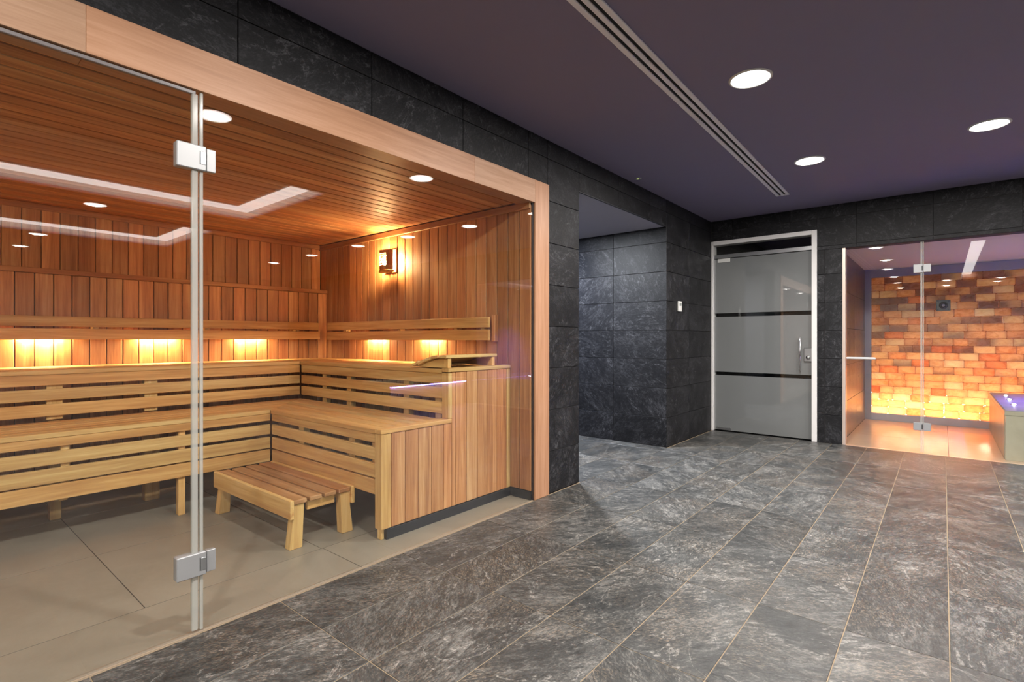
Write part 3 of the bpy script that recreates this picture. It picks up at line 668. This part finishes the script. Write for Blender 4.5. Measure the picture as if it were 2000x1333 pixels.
OFF = [(-0.81, 1.35, 'before the sauna glass'), (-0.9, -0.2, 'directly above the camera'), (-0.9, -1.95, 'behind the camera, second in its row'), (-0.93, -3.6, 'behind the camera, third in its row'), (-0.95, -5.4, 'behind the camera, last in its row'),
       (0.06, -3.64, 'behind the camera beside the middle row'), (0.06, -5.3, 'behind the camera at the end of the middle row'), (1.06, -3.7, 'behind the tray, first'), (1.06, -4.77, 'behind the tray, second'),
       (1.40, 4.72, 'right of the salt room glass'), (2.58, 4.69, 'second right of the salt room glass'), (4.0, 4.7, 'third right of the salt room glass, added'), (2.6, 1.42, 'between the two trays'), (5.2, 1.31, 'second beyond the tray'), (6.65, 1.30, 'third beyond the tray'), (5.4, 4.7, 'far right of the back wall, added'), (5.6, -3.0, 'far behind to the right, added')]  # those labelled added are unseen extra lamps that fill the hall
for x, y, l in OFF: downlight(x, y, ZC, 'round ceiling downlight out of view '+l, G)
CDISC = emis('corridor_downlight_lens', (0.92, 0.96, 1.0), 14); BDISC = emis('blue_downlight_lens', (0.25, 0.45, 1.0), 14)
downlight(-3.05, 4.28, 2.319, 'cool white round downlight hidden in the corridor ceiling', 'corridor downlights', CDISC, 0.075, LAMP*2.3, (0.90, 0.95, 1.0), 180)
downlight(-4.35, 4.35, 2.319, 'blue round downlight hidden deep in the corridor ceiling', 'corridor downlights', BDISC, 0.075, LAMP*0.9, (0.25, 0.42, 1.0), 180)

downlight(1.35, 7.6, SZ, 'blue round downlight in the salt room ceiling over the bench, out of view', 'salt room downlights', BDISC, 0.06, LAMP*0.9, (0.14, 0.14, 1.0), 80)
sd_ = empty('slot_diffuser', (-1.18, 1.9, ZC), math.radians(1.0)); tag(sd_, 'long white two-slot linear air diffuser in the ceiling', 'air diffuser')
y0, y1 = -2.2, 3.885
for x0, x1 in ((-0.060, -0.032), (-0.012, 0.012), (0.032, 0.060)): box('rail', x0, x1, y0, y1, -0.010, -0.0005, RAILW, sd_, 0.002)
for x0, x1 in ((-0.032, -0.012), (0.012, 0.032)): box('slot', x0, x1, y0+0.012, y1-0.012, -0.003, -0.0005, SLOT, sd_)
for yy in (y0, y1-0.012):
    for x0, x1 in ((-0.032, -0.012), (0.012, 0.032)): box('end_cap', x0, x1, yy, yy+0.012, -0.010, -0.0005, RAILW, sd_)
for yy in (0.6, 2.35): box('slot_vane', 0.013, 0.031, yy, yy+0.02, -0.008, -0.003, SLOT, sd_)

sp = empty('ceiling_sensor', (-2.135, 4.352, ZC)); tag(sp, 'tiny ceiling sensor with greenish light above corridor opening', 'sensor')
lathe('ring', [(0.012, 0), (0.014, -0.006), (0.028, -0.003), (0.030, 0)], SATIN, sp, 20)
lathe('lens', [(0, -0.006), (0.012, -0.004), (0.012, 0)], emis('sensor_lens', (0.75, 0.85, 0.25), 1.6), sp, 14)

th = empty('thermostat', (XL, 5.527, 1.495)); tag(th, 'small white thermostat on the slate pier', 'thermostat')
box('body', 0.0, 0.018, -0.042, 0.042, -0.056, 0.056, WHITEPL, th, 0.004)
box('display', 0.0175, 0.0195, -0.026, 0.026, 0.005, 0.038, plain('thermostat_screen', lin(150, 156, 152), 0.2), th, 0.001)
box('button', 0.0175, 0.021, -0.012, 0.012, -0.036, -0.020, METALW, th, 0.001)

# added blue lit lounger of guessed form, out of frame on the right of the hall (its glow tints the ceiling and shows in the glass)
lg = empty('added_lounge_bench', (2.0, 4.9, 0)); tag(lg, 'added tiled lounge bench with blue edge light out of view at right', 'bench')
box('base', 0.06, 0.7, 0, 1.6, 0, 0.38, SB, lg, 0.003); box('seat', 0.0, 0.74, -0.02, 1.62, 0.40, 0.46, SB, lg, 0.004)
box('light_strip', 0.01, 0.05, 0, 1.6, 0.381, 0.399, emis('blue_strip', (0.34, 0.28, 1.0), 45), lg)
